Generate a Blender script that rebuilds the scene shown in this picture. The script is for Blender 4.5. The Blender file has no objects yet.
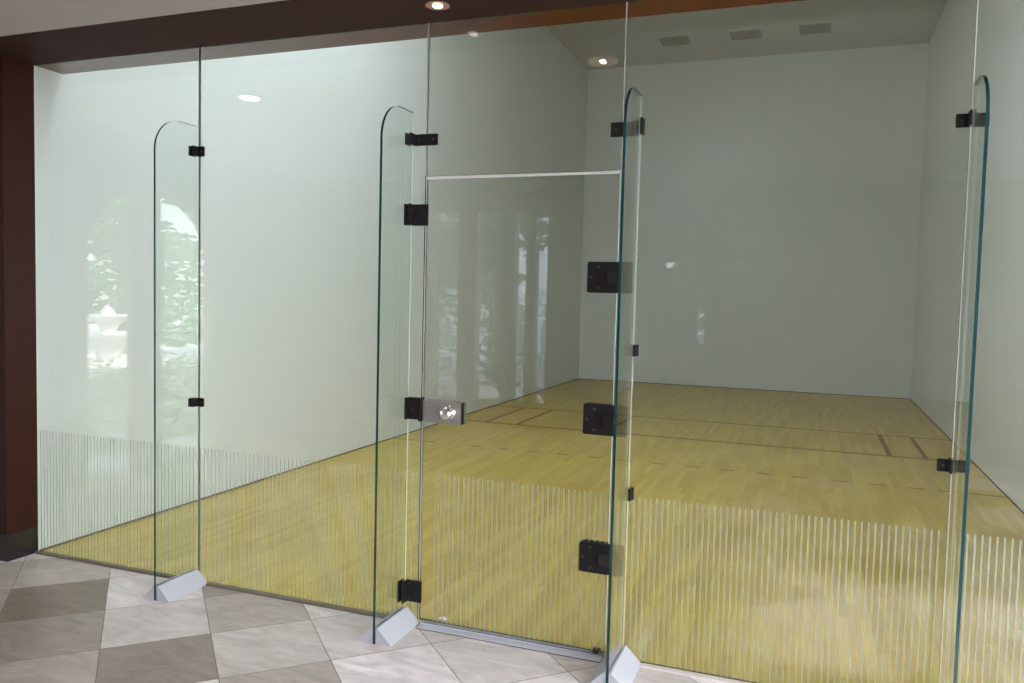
import bpy, bmesh, math, random
from mathutils import Vector, Matrix
random.seed(7)
sc = bpy.context.scene
COL = sc.collection
PI = math.pi

# ------------------------------------------------------------------ materials
def new_mat(name):
    m = bpy.data.materials.new(name); m.use_nodes = True
    nt = m.node_tree; nt.nodes.clear()
    out = nt.nodes.new('ShaderNodeOutputMaterial')
    return m, nt, out

def N(nt, t, **kw):
    n = nt.nodes.new(t)
    for k, v in kw.items():
        if k.startswith('i_'):
            key = k[2:]
            n.inputs[int(key) if key.isdigit() else key].default_value = v
        else: setattr(n, k, v)
    return n

def M(nt, op, a, b=None, c=None):
    n = nt.nodes.new('ShaderNodeMath'); n.operation = op
    for i, v in enumerate((a, b, c)):
        if v is None: continue
        if isinstance(v, (int, float)): n.inputs[i].default_value = v
        else: nt.links.new(v, n.inputs[i])
    return n.outputs[0]

def MIX(nt, fac, a, b, mode='MIX'):
    n = nt.nodes.new('ShaderNodeMix'); n.data_type = 'RGBA'; n.blend_type = mode
    for s, v in ((n.inputs[0], fac), (n.inputs[6], a), (n.inputs[7], b)):
        if isinstance(v, (int, float)): s.default_value = v
        elif isinstance(v, tuple): s.default_value = (*v, 1) if len(v) == 3 else v
        else: nt.links.new(v, s)
    return n.outputs[2]

def principled(name, col, rough=.5, metal=0, spec=.5, noise=0, nscale=8, bump=0, bscale=200):
    m, nt, out = new_mat(name)
    p = N(nt, 'ShaderNodeBsdfPrincipled', i_Roughness=rough, i_Metallic=metal)
    p.inputs['Specular IOR Level'].default_value = spec
    tc = N(nt, 'ShaderNodeTexCoord')
    nz = N(nt, 'ShaderNodeTexNoise', i_Scale=nscale, i_Detail=4.0)
    nt.links.new(tc.outputs['Object'], nz.inputs['Vector'])
    f = M(nt, 'MULTIPLY_ADD', nz.outputs[0], 2 * noise, 1 - noise)
    hsv = N(nt, 'ShaderNodeHueSaturation', i_Color=(*col, 1))
    nt.links.new(f, hsv.inputs['Value'])
    nt.links.new(hsv.outputs[0], p.inputs['Base Color'])
    if bump:
        n2 = N(nt, 'ShaderNodeTexNoise', i_Scale=bscale, i_Detail=3.0)
        nt.links.new(tc.outputs['Object'], n2.inputs['Vector'])
        b = N(nt, 'ShaderNodeBump', i_Strength=bump, i_Distance=.002)
        nt.links.new(n2.outputs[0], b.inputs['Height']); nt.links.new(b.outputs[0], p.inputs['Normal'])
    nt.links.new(p.outputs[0], out.inputs[0])
    return m

def emission(name, col, s):
    m, nt, out = new_mat(name)
    e = N(nt, 'ShaderNodeEmission', i_Color=(*col, 1), i_Strength=s)
    nt.links.new(e.outputs[0], out.inputs[0]); return m

def glass(name, tint):
    """thin float glass: clear tinted body, Schlick reflection on both faces"""
    m, nt, out = new_mat(name)
    g = N(nt, 'ShaderNodeNewGeometry')
    d = N(nt, 'ShaderNodeVectorMath', operation='DOT_PRODUCT')
    nt.links.new(g.outputs['Incoming'], d.inputs[0]); nt.links.new(g.outputs['Normal'], d.inputs[1])
    c = M(nt, 'ABSOLUTE', d.outputs['Value'])
    f = M(nt, 'MULTIPLY_ADD', M(nt, 'POWER', M(nt, 'SUBTRACT', 1.0, c), 5.0), .957, .043)
    t = N(nt, 'ShaderNodeBsdfTransparent', i_Color=(*tint, 1))
    r = N(nt, 'ShaderNodeBsdfGlossy', i_Roughness=0.0, i_Color=(1, 1, 1, 1))
    x = N(nt, 'ShaderNodeMixShader')
    nt.links.new(f, x.inputs[0]); nt.links.new(t.outputs[0], x.inputs[1]); nt.links.new(r.outputs[0], x.inputs[2])
    nt.links.new(x.outputs[0], out.inputs[0]); return m

def frosted(name, col, opacity):
    m, nt, out = new_mat(name)
    t = N(nt, 'ShaderNodeBsdfTransparent')
    d = N(nt, 'ShaderNodeBsdfDiffuse', i_Color=(*col, 1))
    l = N(nt, 'ShaderNodeBsdfTranslucent', i_Color=(*col, 1))
    a = N(nt, 'ShaderNodeMixShader', i_0=.45)
    nt.links.new(d.outputs[0], a.inputs[1]); nt.links.new(l.outputs[0], a.inputs[2])
    x = N(nt, 'ShaderNodeMixShader', i_0=opacity)
    nt.links.new(t.outputs[0], x.inputs[1]); nt.links.new(a.outputs[0], x.inputs[2])
    nt.links.new(x.outputs[0], out.inputs[0]); return m

def court_wall_mat(name, ax):
    """white laminate court panels with hairline joints; ax = index of the horizontal axis"""
    m, nt, out = new_mat(name)
    p = N(nt, 'ShaderNodeBsdfPrincipled', i_Roughness=.28)
    p.inputs['Specular IOR Level'].default_value = .32
    tc = N(nt, 'ShaderNodeTexCoord'); s = N(nt, 'ShaderNodeSeparateXYZ')
    nt.links.new(tc.outputs['Object'], s.inputs[0])
    def joint(sock, period, off, w):
        f = M(nt, 'FRACT', M(nt, 'DIVIDE', M(nt, 'ADD', sock, off), period))
        return M(nt, 'LESS_THAN', f, w / period)
    j = M(nt, 'MAXIMUM', joint(s.outputs[2], 1.22, -1.245 + 12.2, .004), joint(s.outputs[ax], 1.22, 12.2 - .1, .003))
    nz = N(nt, 'ShaderNodeTexNoise', i_Scale=.9, i_Detail=5.0)
    nt.links.new(tc.outputs['Object'], nz.inputs['Vector'])
    n2 = N(nt, 'ShaderNodeTexNoise', i_Scale=30.0, i_Detail=2.0)
    nt.links.new(tc.outputs['Object'], n2.inputs['Vector'])
    v = M(nt, 'MULTIPLY_ADD', nz.outputs[0], .05, .96)
    spots = M(nt, 'GREATER_THAN', n2.outputs[0], .765)
    v = M(nt, 'MULTIPLY', v, M(nt, 'MULTIPLY_ADD', spots, -.12, 1.0))
    v = M(nt, 'MULTIPLY', v, M(nt, 'MULTIPLY_ADD', j, -.07, 1.0))
    c = MIX(nt, 1.0, (.80, .80, .775), (1, 1, 1), 'MULTIPLY')
    h = N(nt, 'ShaderNodeHueSaturation', i_Color=(.745, .785, .80, 1))
    nt.links.new(v, h.inputs['Value']); nt.links.new(h.outputs[0], p.inputs['Base Color'])
    nt.links.new(p.outputs[0], out.inputs[0]); return m

def maple_mat():
    m, nt, out = new_mat('maple_strip_floor')
    p = N(nt, 'ShaderNodeBsdfPrincipled', i_Roughness=.30)
    p.inputs['Specular IOR Level'].default_value = .25
    tc = N(nt, 'ShaderNodeTexCoord'); s = N(nt, 'ShaderNodeSeparateXYZ')
    nt.links.new(tc.outputs['Object'], s.inputs[0])
    W, L = .057, .75
    u = M(nt, 'DIVIDE', s.outputs[0], W); ui = M(nt, 'FLOOR', u)
    w1 = N(nt, 'ShaderNodeTexWhiteNoise', noise_dimensions='1D'); nt.links.new(ui, w1.inputs['W'])
    v = M(nt, 'ADD', M(nt, 'DIVIDE', s.outputs[1], L), M(nt, 'MULTIPLY', w1.outputs[0], 7.3)); vi = M(nt, 'FLOOR', v)
    cb = N(nt, 'ShaderNodeCombineXYZ'); nt.links.new(ui, cb.inputs[0]); nt.links.new(vi, cb.inputs[1])
    w2 = N(nt, 'ShaderNodeTexWhiteNoise', noise_dimensions='2D'); nt.links.new(cb.outputs[0], w2.inputs['Vector'])
    cr = N(nt, 'ShaderNodeValToRGB'); nt.links.new(w2.outputs[0], cr.inputs[0])
    e = cr.color_ramp.elements
    e[0].position = 0; e[0].color = (.47, .325, .052, 1)
    e[1].position = 1; e[1].color = (.57, .43, .085, 1)
    k = e.new(.45); k.color = (.515, .375, .066, 1)
    mp = N(nt, 'ShaderNodeMapping'); mp.inputs['Scale'].default_value = (40, 2.2, 1)
    nt.links.new(tc.outputs['Object'], mp.inputs[0])
    nz = N(nt, 'ShaderNodeTexNoise', i_Scale=1.0, i_Detail=5.0); nt.links.new(mp.outputs[0], nz.inputs['Vector'])
    g = M(nt, 'MULTIPLY_ADD', nz.outputs[0], .34, .83)
    big = N(nt, 'ShaderNodeTexNoise', i_Scale=1.1, i_Detail=3.0); nt.links.new(tc.outputs['Object'], big.inputs['Vector'])
    g = M(nt, 'MULTIPLY', g, M(nt, 'MULTIPLY_ADD', big.outputs[0], .22, .89))
    gapx = M(nt, 'LESS_THAN', M(nt, 'FRACT', u), .03)
    gapy = M(nt, 'LESS_THAN', M(nt, 'FRACT', v), .004)
    g = M(nt, 'MULTIPLY', g, M(nt, 'MULTIPLY_ADD', M(nt, 'MAXIMUM', gapx, gapy), -.35, 1.0))
    h = N(nt, 'ShaderNodeHueSaturation'); nt.links.new(cr.outputs[0], h.inputs['Color']); nt.links.new(g, h.inputs['Value'])
    nt.links.new(h.outputs[0], p.inputs['Base Color'])
    nt.links.new(p.outputs[0], out.inputs[0]); return m

def tile_mat():
    m, nt, out = new_mat('travertine_tiles')
    p = N(nt, 'ShaderNodeBsdfPrincipled', i_Roughness=.32)
    p.inputs['Specular IOR Level'].default_value = .4
    tc = N(nt, 'ShaderNodeTexCoord'); s = N(nt, 'ShaderNodeSeparateXYZ')
    nt.links.new(tc.outputs['Object'], s.inputs[0])
    u = M(nt, 'DIVIDE', M(nt, 'ADD', M(nt, 'ADD', s.outputs[0], s.outputs[1]), -.59 + 67.1), .671)
    v = M(nt, 'DIVIDE', M(nt, 'ADD', M(nt, 'SUBTRACT', s.outputs[0], s.outputs[1]), -.925 + 69.3), .693)
    ui, vi = M(nt, 'FLOOR', u), M(nt, 'FLOOR', v)
    cb = N(nt, 'ShaderNodeCombineXYZ'); nt.links.new(ui, cb.inputs[0]); nt.links.new(vi, cb.inputs[1])
    w = N(nt, 'ShaderNodeTexWhiteNoise', noise_dimensions='2D'); nt.links.new(cb.outputs[0], w.inputs['Vector'])
    arg = M(nt, 'MULTIPLY_ADD', M(nt, 'ADD', ui, -100.0), 1.37, M(nt, 'MULTIPLY_ADD', M(nt, 'ADD', vi, -100.0), 2.91, 4.15952))
    hsh = M(nt, 'FLOORED_MODULO', M(nt, 'MULTIPLY', M(nt, 'SINE', arg), 37.7), 1.0)
    cr = N(nt, 'ShaderNodeValToRGB'); nt.links.new(hsh, cr.inputs[0])
    e = cr.color_ramp.elements
    e[0].color = (.245, .190, .150, 1); e[1].color = (.86, .785, .775, 1)
    k = e.new(.45); k.color = (.48, .415, .375, 1)
    off = N(nt, 'ShaderNodeVectorMath', operation='MULTIPLY_ADD')
    nt.links.new(w.outputs['Color'], off.inputs[0]); off.inputs[1].default_value = (9, 9, 9)
    nt.links.new(tc.outputs['Object'], off.inputs[2])
    mp = N(nt, 'ShaderNodeMapping'); mp.inputs['Rotation'].default_value = (0, 0, .9); mp.inputs['Scale'].default_value = (3, 9, 1)
    nt.links.new(off.outputs[0], mp.inputs[0])
    nz = N(nt, 'ShaderNodeTexNoise', i_Scale=1.3, i_Detail=8.0, i_Roughness=.62, i_Distortion=1.2)
    nt.links.new(mp.outputs[0], nz.inputs['Vector'])
    g = M(nt, 'MULTIPLY_ADD', nz.outputs[0], 1.0, .48)
    pit = N(nt, 'ShaderNodeTexNoise', i_Scale=32.0, i_Detail=2.0); nt.links.new(off.outputs[0], pit.inputs['Vector'])
    g = M(nt, 'MULTIPLY', g, M(nt, 'MULTIPLY_ADD', M(nt, 'GREATER_THAN', pit.outputs[0], .74), -.3, 1.0))
    wob = N(nt, 'ShaderNodeTexNoise', i_Scale=14.0, i_Detail=3.0); nt.links.new(tc.outputs['Object'], wob.inputs['Vector'])
    gw = M(nt, 'MULTIPLY_ADD', wob.outputs[0], .010, .0035)
    gr = M(nt, 'MAXIMUM', M(nt, 'LESS_THAN', M(nt, 'FRACT', u), gw), M(nt, 'LESS_THAN', M(nt, 'FRACT', v), gw))
    h = N(nt, 'ShaderNodeHueSaturation'); nt.links.new(cr.outputs[0], h.inputs['Color']); nt.links.new(g, h.inputs['Value'])
    c = MIX(nt, gr, h.outputs[0], (.16, .12, .10))
    nt.links.new(c, p.inputs['Base Color']); nt.links.new(p.outputs[0], out.inputs[0]); return m

def leaf_mat(name, c0, c1):
    m, nt, out = new_mat(name)
    tc = N(nt, 'ShaderNodeTexCoord'); nz = N(nt, 'ShaderNodeTexNoise', i_Scale=6.0)
    nt.links.new(tc.outputs['Object'], nz.inputs['Vector'])
    c = MIX(nt, nz.outputs[0], c0, c1)
    d = N(nt, 'ShaderNodeBsdfDiffuse'); l = N(nt, 'ShaderNodeBsdfTranslucent')
    nt.links.new(c, d.inputs[0]); nt.links.new(c, l.inputs[0])
    x = N(nt, 'ShaderNodeMixShader', i_0=.35)
    nt.links.new(d.outputs[0], x.inputs[1]); nt.links.new(l.outputs[0], x.inputs[2])
    nt.links.new(x.outputs[0], out.inputs[0]); return m

MT = dict(
    glass=glass('clear_glass', (.978, .993, .986)),
    tinted=glass('tinted_window_glass', (.60, .63, .68)),
    smoke=glass('door_glass', (.935, .94, .925)),
    fin=glass('fin_glass', (.962, .985, .975)),
    edge=principled('polished_glass_edge', (.004, .040, .045), .15, spec=.45, noise=.25, nscale=3),
    seal=frosted('clear_seal', (.86, .88, .86), .85),
    stripe=frosted('frosted_stripe', (.47, .50, .485), .50),
    black=principled('black_anodised_metal', (.008, .0065, .007), .5, spec=.25, noise=.3, nscale=60),
    blackgloss=principled('black_gloss_metal', (.012, .010, .011), .16, spec=.6, noise=.1),
    screw=principled('dark_screw_metal', (.06, .055, .05), .4, metal=.6, noise=.2),
    steel=principled('brushed_steel', (.33, .305, .295), .42, metal=.7, noise=.12, nscale=90),
    chrome=principled('chrome', (.85, .85, .85), .06, metal=1),
    alu=principled('satin_aluminium', (.46, .46, .505), .45, metal=.2, noise=.05, nscale=120),
    brown=principled('dark_brown_gloss_paint', (.030, .0085, .006), .32, spec=.18, noise=.12, nscale=5),
    header=principled('dark_brown_matt_paint', (.030, .010, .0085), .75, spec=.2, noise=.12, nscale=5),
    soffit=principled('brown_gloss_board', (.105, .0125, .008), .15, spec=.5, noise=.1, nscale=4),
    skirt=principled('black_stone_skirting', (.012, .010, .011), .25, noise=.2, nscale=20),
    track=principled('bronze_floor_track', (.23, .18, .15), .35, metal=.5, noise=.2, nscale=12),
    sill=principled('pale_stone_sill', (.66, .58, .55), .4, noise=.08, nscale=12),
    wallx=court_wall_mat('court_panel_side', 1), wally=court_wall_mat('court_panel_front', 0),
    cceil=principled('court_ceiling_paint', (.58, .59, .59), .8, noise=.03, nscale=2),
    vent=principled('vent_grey', (.30, .30, .285), .6, noise=.05),
    lceil=principled('lobby_ceiling_paint', (.36, .335, .325), .8, noise=.03, nscale=2, bump=.15),
    lwall=principled('lobby_wall_paint', (.24, .20, .165), .7, noise=.05, nscale=2),
    maple=maple_mat(), tile=tile_mat(),
    line=principled('court_line_paint', (.25, .055, .028), .4, noise=.12, nscale=9),
    gap=principled('dark_floor_gap', (.13, .10, .05), .7, noise=.2),
    copper=principled('downlight_copper_trim', (.36, .20, .14), .4, metal=.3, noise=.03),
    glowing_trim=emission('painted_trim_glow', (1, .80, .62), 1.5),  # trim itself glows, standing in for bulb light falling on it
    trimring=principled('downlight_trim', (.86, .68, .55), .55, noise=.03),
    bulb=emission('lamp_glow', (1, .93, .84), 60),
    bulb_soft=emission('lamp_glow_soft', (1, .93, .84), 5),
    disc=emission('lamp_glow_wide', (1, .96, .9), 30),
    panel_light=emission('panel_light_glow', (.90, .98, 1), 50),
    paper=principled('paper', (.9, .9, .9), .8, noise=.02),
    stone=principled('fountain_stone', (.62, .58, .53), .8, noise=.1, nscale=9, bump=.3),
    paving=principled('garden_paving', (.48, .45, .42), .8, noise=.12, nscale=2),
    sunlit_terrace=principled('sunlit_terrace_stone', (.84, .83, .84), .5, noise=.05, nscale=3),  # whitened colour stands in for sunlight on the paving
    bark=principled('bark', (.13, .09, .06), .9, noise=.3, nscale=20, bump=.6, bscale=30),
    leaf=leaf_mat('tree_leaves', (.09, .22, .08), (.24, .40, .16)),
    hedge=leaf_mat('hedge_leaves', (.10, .24, .03), (.28, .45, .08)),
    wframe=principled('window_frame_brown', (.10, .06, .045), .4, noise=.1),
)

# ------------------------------------------------------------------ mesh helpers
def obj(name, bm, mats, parent=None, smooth=False):
    me = bpy.data.meshes.new(name)
    bmesh.ops.recalc_face_normals(bm, faces=bm.faces[:])
    bm.to_mesh(me); bm.free()
    for m in (mats if isinstance(mats, (list, tuple)) else [mats]): me.materials.append(MT[m])
    if smooth:
        for p in me.polygons: p.use_smooth = True
    o = bpy.data.objects.new(name, me); COL.objects.link(o)
    if parent: o.parent = parent
    return o

def box(bm, x0, x1, y0, y1, z0, z1, mi=0, bev=0):
    vs = [bm.verts.new((x, y, z)) for x in (x0, x1) for y in (y0, y1) for z in (z0, z1)]
    fs = []
    for q in ((0, 1, 3, 2), (4, 6, 7, 5), (0, 4, 5, 1), (2, 3, 7, 6), (0, 2, 6, 4), (1, 5, 7, 3)):
        f = bm.faces.new([vs[i] for i in q]); f.material_index = mi; fs.append(f)
    if bev:
        es = list({e for f in fs for e in f.edges})
        r = bmesh.ops.bevel(bm, geom=es, offset=bev, segments=2, affect='EDGES', clamp_overlap=True)
        for f in r['faces']: f.material_index = mi
    return fs

def cbox(name, x0, x1, y0, y1, z0, z1, mat, parent=None, bev=0):
    bm = bmesh.new(); box(bm, x0, x1, y0, y1, z0, z1, 0, bev)
    return obj(name, bm, mat, parent)

def prism(bm, pts, axis, a0, a1, mi=0):
    """extrude a closed outline along an axis; pts are the two other coordinates"""
    def P(p, a):
        q = list(p); q.insert(axis, a); return q
    A = [bm.verts.new(P(p, a0)) for p in pts]; B = [bm.verts.new(P(p, a1)) for p in pts]
    fs = [bm.faces.new(A), bm.faces.new(B[::-1])]
    for i in range(len(pts)):
        j = (i + 1) % len(pts); fs.append(bm.faces.new((A[i], B[i], B[j], A[j])))
    for f in fs: f.material_index = mi
    return fs

def lathe(bm, prof, n=32, mat=None, mi=0, cap=True):
    rings = []
    for r, z in prof:
        ring = []
        for k in range(n):
            a = 2 * PI * k / n; v = Vector((r * math.cos(a), r * math.sin(a), z))
            if mat: v = mat @ v
            ring.append(bm.verts.new(v))
        rings.append(ring)
    for a, b in zip(rings, rings[1:]):
        for k in range(n):
            f = bm.faces.new((a[k], a[(k + 1) % n], b[(k + 1) % n], b[k])); f.material_index = mi
    if cap:
        for r in (rings[0], rings[-1]):
            f = bm.faces.new(r); f.material_index = mi

def rrect(x0, x1, z0, z1, r, n=5):
    p = []
    for cx, cz, a0 in ((x1 - r, z1 - r, 0), (x0 + r, z1 - r, 90), (x0 + r, z0 + r, 180), (x1 - r, z0 + r, 270)):
        for k in range(n + 1):
            a = math.radians(a0 + 90 * k / n); p.append((cx + r * math.cos(a), cz + r * math.sin(a)))
    return p

def tag(o, label, cat, group=None):
    o['label'] = label; o['category'] = cat
    if group: o['group'] = group
    return o
def struct(o, label=None):
    o['kind'] = 'structure'
    if label: o['label'] = label
    return o
def empty(name, loc, label, cat, group=None):
    o = bpy.data.objects.new(name, None); COL.objects.link(o); o.location = loc
    o.empty_display_size = .1
    return tag(o, label, cat, group)
def kid(name, bm, mats, root, smooth=False):
    """mesh built in world coordinates, parented to a thing at root.location"""
    bmesh.ops.translate(bm, verts=bm.verts[:], vec=-Vector(root.location))
    return obj(name, bm, mats, root, smooth)
FACE_Y = Matrix.Rotation(PI / 2, 4, 'X')      # lathe axis +z -> -y
def on_y(x, y, z): return Matrix.Translation((x, y, z)) @ FACE_Y

# ------------------------------------------------------------------ dimensions
CW, CL, CH = 6.096, 12.192, 6.2
GT = 2.97                     # underside of the brown header
GTB = 2.965                   # top edge of the panes
TH = .006                     # half thickness of the glass
SEAM = [1.245, 2.635, 3.609, 4.976]
FINX = [1.236, 2.562, 3.688, 4.979]
FD, FH, FR = .312, 2.54, .175

# ------------------------------------------------------------------ the court
bm = bmesh.new()
box(bm, 0, CW, -.006, CL, -.12, 0)
def mark(x0, x1, y0, y1): box(bm, x0, x1, y0, y1, .0002, .0007, 1)
mark(0, CW, CL - 4.572 - .022, CL - 4.572 + .022)
mark(0, CW, CL - 6.096 - .028, CL - 6.096 + .028)
for x in (.475, .91, 5.285, 5.648): mark(x - .026, x + .026, CL - 6.096, CL - 4.572)
mark(0, .53, 4.475, 4.51); mark(CW - .53, CW, 4.475, 4.51)
x = .95
while x < CW - .75:
    mark(x, x + .14, 4.475, 4.51); x += .336
struct(obj('floor', bm, ['maple', 'line']), 'yellow maple strip court floor with thin red-brown lines')

struct(cbox('wall_left', -.15, 0, 0, CL, 0, CH, 'wallx'), 'white panelled court wall running back from the brown post')
struct(cbox('wall_right', CW, CW + .15, 0, CL, 0, CH, 'wallx'), 'white panelled court wall behind the glass at the picture edge')
struct(cbox('wall_front', -.15, CW + .15, CL, CL + .15, 0, CH, 'wally'), 'white far end wall of the court')
struct(cbox('wall_back', -.15, CW + .15, .02, .19, GT + .03, CH, 'wally'))
struct(cbox('ceiling', -.15, CW + .15, .02, CL + .15, CH, CH + .12, 'cceil'), 'off-white court ceiling')
struct(cbox('shadow_gap_left', 0, .007, .01, CL, 0, .012, 'gap'))  # these dark strips draw the shadow gap along the wall foot
struct(cbox('shadow_gap_right', CW - .007, CW, .01, CL, 0, .012, 'gap'))
struct(cbox('shadow_gap_front', .007, CW - .007, CL - .007, CL, 0, .010, 'gap'))

VL = ['flush grey ceiling vent, first from the left above the far wall',
      'flush grey ceiling vent, middle of the three above the far wall',
      'flush grey ceiling vent, farthest right of the three above the far wall']
for (x0, x1), lab in zip(((1.67, 2.23), (2.87, 3.42), (3.98, 4.52)), VL):
    r = empty('ceiling_vent', ((x0 + x1) / 2, 10.85, CH), lab, 'ceiling vent', 'flush vents in the court ceiling')
    b = bmesh.new(); y0, y1 = 10.58, 11.13; t = .025
    box(b, x0, x1, y0, y0 + t, CH - .014, CH); box(b, x0, x1, y1 - t, y1, CH - .014, CH)
    box(b, x0, x0 + t, y0 + t, y1 - t, CH - .014, CH); box(b, x1 - t, x1, y0 + t, y1 - t, CH - .014, CH)
    kid('frame', b, 'cceil', r)
    b = bmesh.new()
    for k in range(14):
        yy = y0 + t + .01 + k * .035
        prism(b, [(yy, CH - .003), (yy + .006, CH - .001), (yy + .030, CH - .011), (yy + .026, CH - .013)], 0, x0 + t, x1 - t)
    kid('louvre_grille', b, 'vent', r)

# ------------------------------------------------------------------ glass wall
def stripes(bm, x0, x1, keep):
    p = .02555; k = math.ceil(x0 / p)
    while k * p < x1:
        x = k * p + .012
        if x0 + .006 < x < x1 - .01 and keep(x): box(bm, x - .0029, x + .0029, -TH - .0009, -TH - .0003, .012, .766, 2)
        k += 1
def pane(bm, x0, x1, z0, z1):
    for f in box(bm, x0, x1, -TH, TH, z0, z1, 0):
        f.normal_update()
        if abs(f.normal.y) < .5 and not (x0 < .01 and f.normal.x < -.5): f.material_index = 1
def seal_strip(root, x0, x1, z0, z1, name='seal'):
    b = bmesh.new(); box(b, x0, x1, -TH, TH, z0, z1); kid(name, b, 'seal', root)

def panel(x0, x1, z0, z1, label, stripe=True, seal=None, gm='glass'):
    r = empty('glass_screen', ((x0 + x1) / 2, 0, z0), label, 'glass panel', 'fixed panes of the glass court wall')
    b = bmesh.new(); pane(b, x0, x1, z0, z1)
    if stripe: stripes(b, x0, x1, lambda x: all(abs(x - f) > .02 for f in FINX))
    kid('pane', b, [gm, 'edge', 'stripe'], r)
    if seal: seal_strip(r, *seal)
    return r
g = .0025
panel(.002, SEAM[0] - g, .008, GTB, 'clear glass court panel between the brown post and the first glass fin', seal=(SEAM[0] - g, SEAM[0] + g, .008, GTB))
panel(SEAM[0] + g, SEAM[1] - g, .008, GTB, 'wide clear glass court panel between the first fin and the lock side of the door')
panel(SEAM[1] + g, SEAM[2] - g, 2.232, GTB, 'clear glass transom panel above the glass door', stripe=False, gm='smoke', seal=(SEAM[1] - g, SEAM[1] + g, 2.232, GTB))
panel(SEAM[2] + g, SEAM[3] - g, .008, GTB, 'wide clear glass court panel with frosted stripes right of the door hinges', seal=(SEAM[2] - g, SEAM[2] + g, 2.232, GTB))
panel(SEAM[3] + g, CW - .002, .008, GTB, 'clear glass court panel beyond the fin farthest right', seal=(SEAM[3] - g, SEAM[3] + g, .008, GTB))

# door
d0, d1 = SEAM[1] + .004, SEAM[2] - .004
door = empty('glass_door', ((d0 + d1) / 2, 0, .02), 'frameless glass door with steel lock plate and three black pivot hinges', 'door')
b = bmesh.new(); pane(b, d0 + .004, d1 - .004, .02, 2.214)
stripes(b, d0, d1, lambda x: x > 2.70)
kid('door_pane', b, ['smoke', 'edge', 'stripe'], door)
b = bmesh.new()
box(b, d0, d1, -TH - .001, TH + .001, 2.214, 2.227)
box(b, d0, d0 + .004, -TH - .001, TH + .001, .02, 2.214)
box(b, d1 - .0025, d1, -TH - .001, TH + .001, .02, 2.214)
kid('edge_seal', b, 'seal', door)
def screw(b, x, y, z, r=.006):
    lathe(b, [(r, 0), (r, .0012), (r * .7, .002), (r * .3, .0012)], 12, on_y(x, y, z))
def add_screw(root, part, x, y, z):
    b = bmesh.new(); screw(b, x, y, z)
    kid('screw_head', b, 'screw', root).parent = part
for zc in (1.751, 1.104, .463):
    b = bmesh.new(); h = .07
    prism(b, rrect(3.470, 3.678, zc - h, zc + h, .010), 1, -TH - .018, -TH - .0012)
    prism(b, rrect(3.470, 3.600, zc - h, zc + h, .010), 1, TH + .0005, TH + .016)
    hg = kid('pivot_hinge', b, 'black', door)
    b = bmesh.new(); box(b, 3.564, 3.650, -TH - .030, -TH - .018, zc - .030, zc + .030, 0, .003)
    kid('pivot_cover', b, 'blackgloss', door).parent = hg
    for sx, sz in ((3.522, .048), (3.488, 0), (3.522, -.048)): add_screw(door, hg, sx, -TH - .018, zc + sz)
b = bmesh.new(); box(b, 2.656, 2.863, -TH - .030, -TH - .0012, 1.026, 1.134, 0, .0015)
box(b, 2.656, 2.863, TH + .0005, TH + .022, 1.026, 1.134, 0, .0015)
lk = kid('lock_plate', b, 'steel', door)
b = bmesh.new()
lathe(b, [(.034, 0), (.034, .004), (.030, .007), (.014, .010), (.013, .020), (.024, .025), (.031, .035), (.030, .046), (.022, .054), (.010, .058), (.003, .0585)], 28, on_y(2.800, -TH - .030, 1.083))
kb = kid('lock_knob', b, 'chrome', door, True); kb.parent = lk
b = bmesh.new(); box(b, 2.8635, 2.868, -TH - .029, -TH - .002, 1.028, 1.132)
e_ = kid('latch_face', b, 'black', door); e_.parent = lk
b = bmesh.new(); box(b, 3.546, 3.578, -.022, .012, .020, .032, 0, .002); lathe(b, [(.008, .002), (.008, .019)], 14, Matrix.Translation((3.562, -.012, 0)))
kid('bottom_pivot', b, 'screw', door)

# fins
def fin_profile(FH):
    p = [(-.0085, 0.0), (-FD, 0.0), (-FD, FH - FR)]
    for k in range(1, 15):
        a = PI - (PI / 2) * k / 14
        p.append((-FD + FR + FR * math.cos(a), FH - FR + FR * math.sin(a)))
    p.append((-.0085, FH)); return p
FL = ['tall green-tinted glass fin standing nearest the brown post',
      'tall green-tinted glass fin beside the lock side of the glass door',
      'tall green-tinted glass fin beside the hinge side of the glass door',
      'tall glass fin farthest from the brown post, at the right of the photo']
fins = []
for x, lab, fh in zip(FINX, FL, (2.54, 2.54, 2.55, 2.508)):
    r = empty('glass_fin', (x, -FD / 2, 0), lab, 'glass fin', 'glass support fins with metal shoes')
    b = bmesh.new(); fs = prism(b, fin_profile(fh), 0, x - TH, x + TH, 1)
    fs[0].material_index = fs[1].material_index = 0; fs[-1].material_index = 0
    kid('fin_pane', b, ['fin', 'edge', 'seal'], r)
    if lab in FL[1:3]:
        b = bmesh.new(); box(b, x - .0028, x + .0028, -.0084, -TH - .0012, .02, fh - .002); kid('seal', b, 'seal', r)
    b = bmesh.new()
    for s in (1, -1):
        a0, a1, a2 = x + s * (TH + .0005), x + s * .087, x + s * (TH + .009)
        prism(b, [(a0, 0.0005), (a1, 0.0005), (a1, .006), (a2, .076), (a0, .076)], 1, -FD + .004, -.012)
    kid('base_shoe', b, 'alu', r)
    fins.append(r)

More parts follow.
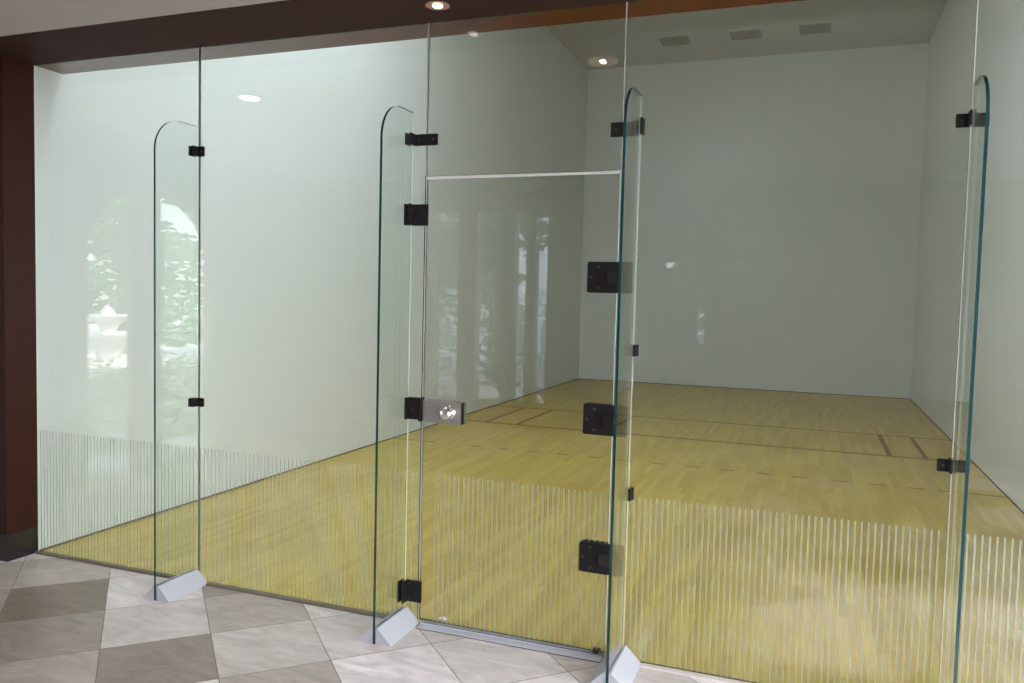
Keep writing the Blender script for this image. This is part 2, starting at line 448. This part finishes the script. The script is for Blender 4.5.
def clamp(root, x, boxes, screws, name='clamp'):
    b = bmesh.new()
    for q in boxes: box(b, *q, 0, .002)
    c = kid(name, b, 'black', root)
    for s in screws: add_screw(root, c, *s)
yf = -TH - .0012
x = FINX[0]
for z0, z1 in ((2.376, 2.430), (1.000, 1.048)):
    clamp(fins[0], x, [(x + .008, x + .054, yf - .010, yf, z0, z1), (x + .008, x + .016, -.058, yf, z0, z1), (x - .016, x - .008, -.058, yf, z0, z1)],
          [(x + .038, yf - .010, (z0 + z1) / 2)])
x = FINX[1]
clamp(fins[1], x, [(x + .008, 2.700, yf - .010, yf, 2.378, 2.433), (x + .008, x + .017, -.062, yf, 2.378, 2.436), (x - .016, x - .008, -.062, yf, 2.378, 2.436)],
      [(2.603, yf - .010, 2.406), (2.676, yf - .010, 2.406)])
for z0, z1 in ((1.990, 2.094), (.106, .216)):
    clamp(fins[1], x, [(x + .008, 2.656, yf - .010, yf, z0, z1), (x + .008, x + .018, -.060, yf, z0, z1), (x - .016, x - .008, -.060, yf, z0, z1)],
          [(2.588, yf - .010, z1 - .018), (2.588, yf - .010, z0 + .018)])
clamp(fins[1], x, [(x + .008, 2.650, yf - .036, yf, 1.036, 1.143), (2.640, 2.653, yf - .046, yf, 1.030, 1.146), (x + .008, x + .020, -.066, yf, 1.036, 1.143)],
      [(2.600, yf - .036, 1.09)], 'strike_box')
x = FINX[2]
clamp(fins[2], x, [(3.556, x - .008, yf - .010, yf, 2.376, 2.440), (x - .016, x - .008, -.050, yf, 2.376, 2.440), (x + .008, x + .020, -.056, yf, 2.378, 2.448)],
      [(3.582, yf - .010, 2.408), (3.64, yf - .010, 2.408)])
for z0, z1 in ((1.402, 1.454), (.752, .808)):
    clamp(fins[2], x, [(x + .008, x + .020, -.055, yf, z0, z1), (x + .008, x + .026, yf - .012, yf, z0, z1)], [(x + .0215, yf - .012, (z0 + z1) / 2)])
x = FINX[3]
for z0, z1 in ((2.350, 2.402), (1.006, 1.056)):
    clamp(fins[3], x, [(4.922, x - .008, yf - .010, yf, z0, z1), (x + .008, 5.036, yf - .010, yf, z0, z1),
                       (x - .017, x - .008, -.060, yf, z0, z1 + .006), (x + .008, x + .014, -.045, yf, z0, z1)],
          [(4.943, yf - .010, (z0 + z1) / 2), (5.016, yf - .010, (z0 + z1) / 2)])

# glossy brown board lining the header on the court side of the panes
struct(cbox('trim_7', 0, CW, TH + .001, .200, GT - .004, GT + .02, 'soffit'), 'glossy brown strip of the header seen through the top of the glass')
# floor tracks
b = bmesh.new(); prism(b, [(-.034, .0005), (-.034, .005), (-.026, .010), (-.009, .012), (-.009, .0005)], 0, 0.0, FINX[0] - .09)
prism(b, [(-.034, .0005), (-.034, .005), (-.026, .010), (-.009, .012), (-.009, .0005)], 0, FINX[0] + .09, FINX[1] - .09)
struct(obj('trim_1', b, 'track'), 'thin bronze floor track under the glass left of the door')
b = bmesh.new(); prism(b, [(-.072, .0005), (-.070, .005), (-.055, .008), (-.030, .009), (-.028, .016), (.012, .016), (.014, .0005)], 0, 2.662, FINX[2] - .09)
box(b, 2.662, FINX[2] - .09, -.0735, -.0722, .0005, .003, 1)
box(b, 2.662, FINX[2] - .09, -.028, -.0225, .0162, .0172, 1)
struct(obj('trim_2', b, ['alu', 'skirt']), 'silver metal threshold under the glass door')
b = bmesh.new(); prism(b, [(-.040, .0005), (-.040, .007), (-.012, .009), (-.012, .0005)], 0, FINX[2] + .09, FINX[3] - .09)
prism(b, [(-.040, .0005), (-.040, .007), (-.012, .009), (-.012, .0005)], 0, FINX[3] + .09, CW)
struct(obj('trim_3', b, 'sill'), 'pale stone sill under the glass right of the door')

# ------------------------------------------------------------------ lobby shell
LX0, LX1, LY = -1.143, 7.5, -6.0
struct(cbox('floor_lobby', LX0 - .2, LX1 + .3, LY - .2, -.006, -.12, 0, 'tile'), 'diagonal beige travertine floor tiles in front of the glass')
struct(cbox('ceiling_lobby', LX0 - .2, LX1 + .3, LY - .2, -.452, GT, GT + .15, 'lceil'), 'pale grey ceiling in front of the brown header')
struct(cbox('trim_4', LX0, LX1 + .3, -.452, TH, GT - .003, GT + .15, 'header'), 'dark brown header over the glass wall')
struct(cbox('trim_5', LX0, 0, -.203, 0, 0, GT - .003, 'brown'), 'dark brown post at the left end of the glass wall')
b = bmesh.new(); box(b, LX0, .006, -.209, -.203, .0005, .165); box(b, .0, .006, -.203, -.014, .0005, .165)
struct(obj('baseboard_post', b, 'skirt'), 'black skirting at the foot of the brown post')
struct(cbox('wall_lobby_right_stub', CW, LX1 + .3, 0, .15, 0, GT - .003, 'lwall'))

# left lobby wall with an arched opening and a narrow pier in it
def arch_wall():
    b = bmesh.new(); x0, x1 = LX0 - .16, LX0
    ya, yb, zs, za = -1.39, -2.90, 1.93, 2.52
    pts = [(0.0, 0.0), (0.0, GT - .003), (LY, GT - .003), (LY, 0.0), (yb, 0.0), (yb, zs)]
    n = 20; cy = (ya + yb) / 2; ry = (ya - yb) / 2
    for k in range(1, n):
        a = PI - PI * k / n; pts.append((cy + ry * math.cos(a), zs + (za - zs) * math.sin(a)))
    pts += [(ya, zs), (ya, 0.0)]
    prism(b, pts, 0, x0, x1)
    return struct(obj('wall_lobby_left', b, 'lwall'))
arch_wall()
struct(cbox('trim_6', LX0 - .11, LX0 - .02, -2.20, -1.896, 0, 2.515, 'lwall'))
# back lobby wall with tall narrow windows
b = bmesh.new()
W = [(-.27, .09, .30, 2.72), (.34, .69, .30, 2.72), (.86, 1.02, .30, 2.72), (1.14, 1.30, .30, 2.72),
     (2.76, 2.94, 2.03, 2.10), (3.04, 3.12, 2.03, 2.10), (3.42, 3.68, 2.09, 2.115), (3.40, 3.80, 1.955, 1.975), (3.15, 3.25, 1.15, 1.80), (6.70, 7.42, .10, 2.80)]  # last opening is unseen, added to bring daylight onto the left court wall
xs = sorted({LX0, LX1} | {v for w in W for v in w[:2]}); zs = sorted({0, GT - .003} | {v for w in W for v in w[2:]})
for xa, xb in zip(xs, xs[1:]):
    run = None
    for za, zb in zip(zs, zs[1:]):
        mx, mz = (xa + xb) / 2, (za + zb) / 2
        if any(w[0] < mx < w[1] and w[2] < mz < w[3] for w in W): continue
        box(b, xa, xb, LY - .16, LY, za, zb)
struct(obj('wall_lobby_back', b, 'lwall'))
for n_, (a, c, lo, hi) in enumerate(W[:9]):
    struct(cbox('window_%d' % (n_ + 2), a, c, LY - .09, LY - .08, lo, hi, 'tinted'))
# right lobby wall: a wide storefront opening with mullions
b = bmesh.new()
box(b, LX1, LX1 + .15, LY, -5.7, 0, GT - .003); box(b, LX1, LX1 + .15, -.35, 0, 0, GT - .003); box(b, LX1, LX1 + .15, -5.7, -.35, 2.80, GT - .003)
struct(obj('wall_lobby_right', b, 'lwall'))
b = bmesh.new()
for y in (-5.7, -4.38, -3.05, -1.72, -.39): box(b, LX1 + .04, LX1 + .10, y, y + .04, .0, 2.8)
box(b, LX1 + .04, LX1 + .10, -5.66, -.39, 2.1, 2.14)
struct(obj('window_1', b, 'wframe'))
struct(cbox('added_sun_block', LX1 + .16, LX1 + 3.3, LY - .2, -1.80, 2.86, 3.0, 'lwall'))  # unseen slab added to keep the sun off the deeper lobby floor

# ------------------------------------------------------------------ lamps
def downlight(x, y, zc, r, lab, bulb_r, mat='bulb', watts=3, ring='trimring', d=.004, dome=.012):
    t = empty('downlight', (x, y, zc), lab, 'downlight', 'round recessed ceiling downlights')
    b = bmesh.new()
    lathe(b, [(r, 0), (r * 1.02, -d * .7), (r * .98, -d), (r * .94, -d * .96), (bulb_r * 1.05, -.0005)], 36, Matrix.Translation((x, y, zc)), cap=False)
    kid('trim_ring', b, ring, t)
    b = bmesh.new()
    lathe(b, [(bulb_r, -.0015), (bulb_r * .95, -dome * .5), (bulb_r * .7, -dome * .8), (.001, -dome)], 24, Matrix.Translation((x, y, zc)), cap=False)
    kid('lamp_face', b, mat, t, True)
    L = bpy.data.lights.new('downlight_lamp', 'SPOT'); L.energy = watts; L.spot_size = 1.9; L.spot_blend = .6
    L.color = (1, .86, .7); L.shadow_soft_size = .03
    o = bpy.data.objects.new('downlight_lamp', L); COL.objects.link(o); o.location = (0, 0, -.02); o.parent = t
downlight(2.780, -.205, GT - .003, .055, 'recessed downlight in the dark brown header', .024, 'bulb_soft', 3, 'copper')
downlight(3.285, -.85, GT, .085, 'recessed ceiling downlight mirrored in the glass above the door', .018, 'bulb', 2, 'glowing_trim', .006, .012)
downlight(.75, -1.03, GT, .072, 'bright ceiling downlight mirrored in the wide glass panel', .060, 'disc', 3)

for y in (1.2, 3.0):  # unseen panels added for fill, kept left to brighten the left wall
    for xx in (.85, 1.95):
        t = empty('ceiling_fill_light', (xx, y, CH), 'unseen square lit panel added in the court ceiling above the glass end', 'fill light', 'unseen lit panels added in the court ceiling')
        b = bmesh.new(); box(b, xx - .30, xx + .30, y - .30, y + .30, CH - .012, CH); kid('light_frame', b, 'cceil', t)
        b = bmesh.new(); box(b, xx - .27, xx + .27, y - .27, y + .27, CH - .016, CH - .0125); kid('diffuser', b, 'panel_light', t)
# ------------------------------------------------------------------ small things on the floor
b = bmesh.new(); vs = [b.verts.new(v) for v in ((-.030, -.010, .001), (.026, -.013, .003), (.031, .008, .008), (-.006, .015, .012), (-.028, .010, .002))]
f = b.faces.new(vs); bmesh.ops.solidify(b, geom=[f], thickness=.0012)
o = obj('paper_scrap', b, 'paper'); o.location = (2.735, .076, .001)
tag(o, 'tiny white paper scrap on the court floor behind the glass door', 'paper scrap')

# ------------------------------------------------------------------ garden seen mirrored in the glass
struct(cbox('ground', -40, 40, -45, 30, -.30, -.13, 'paving'))
struct(cbox('added_sky_block', LX0 - 1.1, LX0 - .161, -7, 0, 2.62, 2.75, 'lwall'))  # slab added to cut the sky light entering through the arch
struct(cbox('ground_terrace', LX0 - 1.05, LX0 - .2, -7, 0, -.13, -.02, 'sunlit_terrace'))
def leaves(b, c, rad, n, s):
    for _ in range(n):
        while True:
            v = Vector([random.uniform(-1, 1) for _ in range(3)])
            if .35 < v.length < 1: break
        p = Vector(c) + Vector((v.x * rad[0], v.y * rad[1], v.z * rad[2]))
        R = Matrix.Rotation(random.uniform(0, 6.3), 3, 'Z') @ Matrix.Rotation(random.uniform(-1.2, 1.2), 3, 'X')
        q = [R @ Vector(k) * s * random.uniform(.7, 1.3) for k in ((-.5, 0, 0), (0, -.28, .06), (.5, 0, 0), (0, .28, .06))]
        b.faces.new([b.verts.new(p + k) for k in q])
b = bmesh.new()
for k in range(13): leaves(b, (-2.75, -1.5 - k * .42, .36 + random.uniform(-.05, .08)), (.45, .40, .52), 420, .085)
o = obj('hedge', b, 'hedge'); tag(o, 'low bright green garden hedge mirrored in the left glass panel', 'hedge')
FX, FY, FZ = -5.83, -5.91, -.13
ft = empty('garden_fountain', (FX, FY, FZ), 'white tiered stone fountain mirrored in the left glass panel', 'fountain')
def lp(name, prof):
    b = bmesh.new(); lathe(b, prof, 40, Matrix.Translation((FX, FY, 0))); kid(name, b, 'stone', ft, False)
lp('basin', [(1.15, FZ), (1.15, .40), (1.20, .42), (1.20, .50), (1.05, .50), (1.03, .38), (.2, .36)])
lp('lower_pedestal', [(.30, .36), (.26, .46), (.16, .52), (.20, .62), (.26, .72)])
lp('lower_bowl', [(.22, .70), (.36, .78), (.49, .87), (.52, .93), (.48, .93), (.2, .87)])
lp('upper_pedestal', [(.16, .87), (.11, .95), (.14, 1.03), (.18, 1.08)])
lp('upper_bowl', [(.12, 1.05), (.24, 1.12), (.315, 1.18), (.32, 1.21), (.28, 1.21), (.08, 1.18)])
lp('finial', [(.06, 1.17), (.10, 1.22), (.085, 1.28), (.03, 1.34), (.004, 1.37)])
def tree(x, y, h, r, lab, n=1500, low=.55):
    t = empty('garden_tree', (x, y, -.13), lab, 'tree', 'garden trees mirrored in the glass')
    b = bmesh.new(); lathe(b, [(.17, -.13), (.12, h * .3), (.10, h * .55), (.05, h * .85)], 12, Matrix.Translation((x, y, 0))); kid('trunk', b, 'bark', t, True)
    b = bmesh.new()
    for k in range(12):
        a = random.uniform(0, 6.3); rr = random.uniform(.1, .75) * r
        leaves(b, (x + rr * math.cos(a), y + rr * math.sin(a), h * (low + (1 - low) * (k + .5) / 12)), (r * .5, r * .5, r * .38), n // 12, .30)
    kid('crown', b, 'leaf', t)
tree(-9.3, -9.5, 5.4, 1.85, 'leafy tree behind the fountain mirrored in the left glass panel', 4600, .16)
tree(-6.8, -13.8, 6.6, 2.2, 'tall leafy tree mirrored beside the first glass fin', 6000, .16)
tree(-12.4, -5.8, 5.4, 1.85, 'broad leafy tree left of the fountain in the mirrored garden', 4600, .16)
tree(-1.5, -11.3, 4.5, 1.9, 'bushy tree mirrored in the tall windows of the door pane', 2300, .40)
tree(2.4, -14.2, 2.6, 1.3, 'green tree mirrored low in the glass panel right of the door')
b = bmesh.new()
for k in range(17): leaves(b, (-3.2 + k * .5, -8.6, .75 + random.uniform(-.05, .1)), (.5, .45, .95), 420, .12)
o = obj('hedge', b, 'leaf'); tag(o, 'taller dark green hedge outside the tall windows mirrored in the door pane', 'hedge')

# ------------------------------------------------------------------ light: sky, sun, window portals
w = bpy.data.worlds.new('overcast_sky'); sc.world = w; w.use_nodes = True
nt = w.node_tree; bg = nt.nodes['Background']
tc = N(nt, 'ShaderNodeTexCoord'); sp = N(nt, 'ShaderNodeSeparateXYZ'); nt.links.new(tc.outputs['Generated'], sp.inputs[0])
cr = N(nt, 'ShaderNodeValToRGB'); nt.links.new(M(nt, 'MULTIPLY_ADD', sp.outputs[2], .5, .5), cr.inputs[0])
e = cr.color_ramp.elements
e[0].position = .45; e[0].color = (.80, .82, .85, 1); e[1].position = 1; e[1].color = (.62, .74, 1, 1)
k = e.new(.56); k.color = (.93, .96, 1, 1)
az = M(nt, 'MULTIPLY_ADD', sp.outputs[0], .55, .80)
nt.links.new(MIX(nt, 1.0, cr.outputs[0], az, 'MULTIPLY'), bg.inputs[0]); bg.inputs[1].default_value = 14.6
S = bpy.data.lights.new('sun', 'SUN'); S.energy = 17; S.angle = .05; S.color = (1, .95, .88)
o = bpy.data.objects.new('sun', S); COL.objects.link(o); o.rotation_euler = Vector((-.78, .03, -.62)).to_track_quat('-Z', 'Y').to_euler()
o.location = (0, -10, 12)
def portal(loc, sx, sy, direc):
    L = bpy.data.lights.new('window_portal', 'AREA'); L.shape = 'RECTANGLE'; L.size = sx; L.size_y = sy
    L.cycles.is_portal = True
    o = bpy.data.objects.new('window_portal', L); COL.objects.link(o); o.location = loc
    o.rotation_euler = Vector(direc).to_track_quat('-Z', 'Y').to_euler()
    return o
portal((LX1 + .16, -3.02, 1.4), 5.35, 2.8, (-1, 0, 0))
portal((LX0 - .17, -2.14, 1.26), 1.51, 2.52, (1, 0, 0))
portal((7.06, LY - .17, 1.45), .74, 2.74, (0, 1, 0))
portal((.51, LY - .17, 1.51), 1.6, 2.44, (0, 1, 0))

# ------------------------------------------------------------------ camera
cx, cy, cz, yw, pt, rl, f = 4.4414, -3.5628, 1.6581, -.3590, -.0569, .0246, 802.88
F = Vector((math.sin(yw) * math.cos(pt), math.cos(yw) * math.cos(pt), math.sin(pt)))
R = Vector((math.cos(yw), -math.sin(yw), 0)); U = R.cross(F)
R2 = math.cos(rl) * R + math.sin(rl) * U; U2 = -math.sin(rl) * R + math.cos(rl) * U
cam = bpy.data.cameras.new('camera'); co = bpy.data.objects.new('camera', cam); COL.objects.link(co)
co.matrix_world = Matrix(((R2.x, U2.x, -F.x, cx), (R2.y, U2.y, -F.y, cy), (R2.z, U2.z, -F.z, cz), (0, 0, 0, 1)))
cam.sensor_fit = 'HORIZONTAL'; cam.sensor_width = 36; cam.lens = f * 36 / 1024; cam.clip_start = .02
sc.camera = co

sc.cycles.transparent_max_bounces = 48
sc.cycles.max_bounces = 12; sc.cycles.diffuse_bounces = 7; sc.cycles.glossy_bounces = 5
sc.cycles.sample_clamp_indirect = 8
vs_ = sc.view_settings
vs_.view_transform = 'Standard'; vs_.look = 'None'; vs_.gamma = 1; vs_.use_curve_mapping = False
vs_.exposure = 0.0
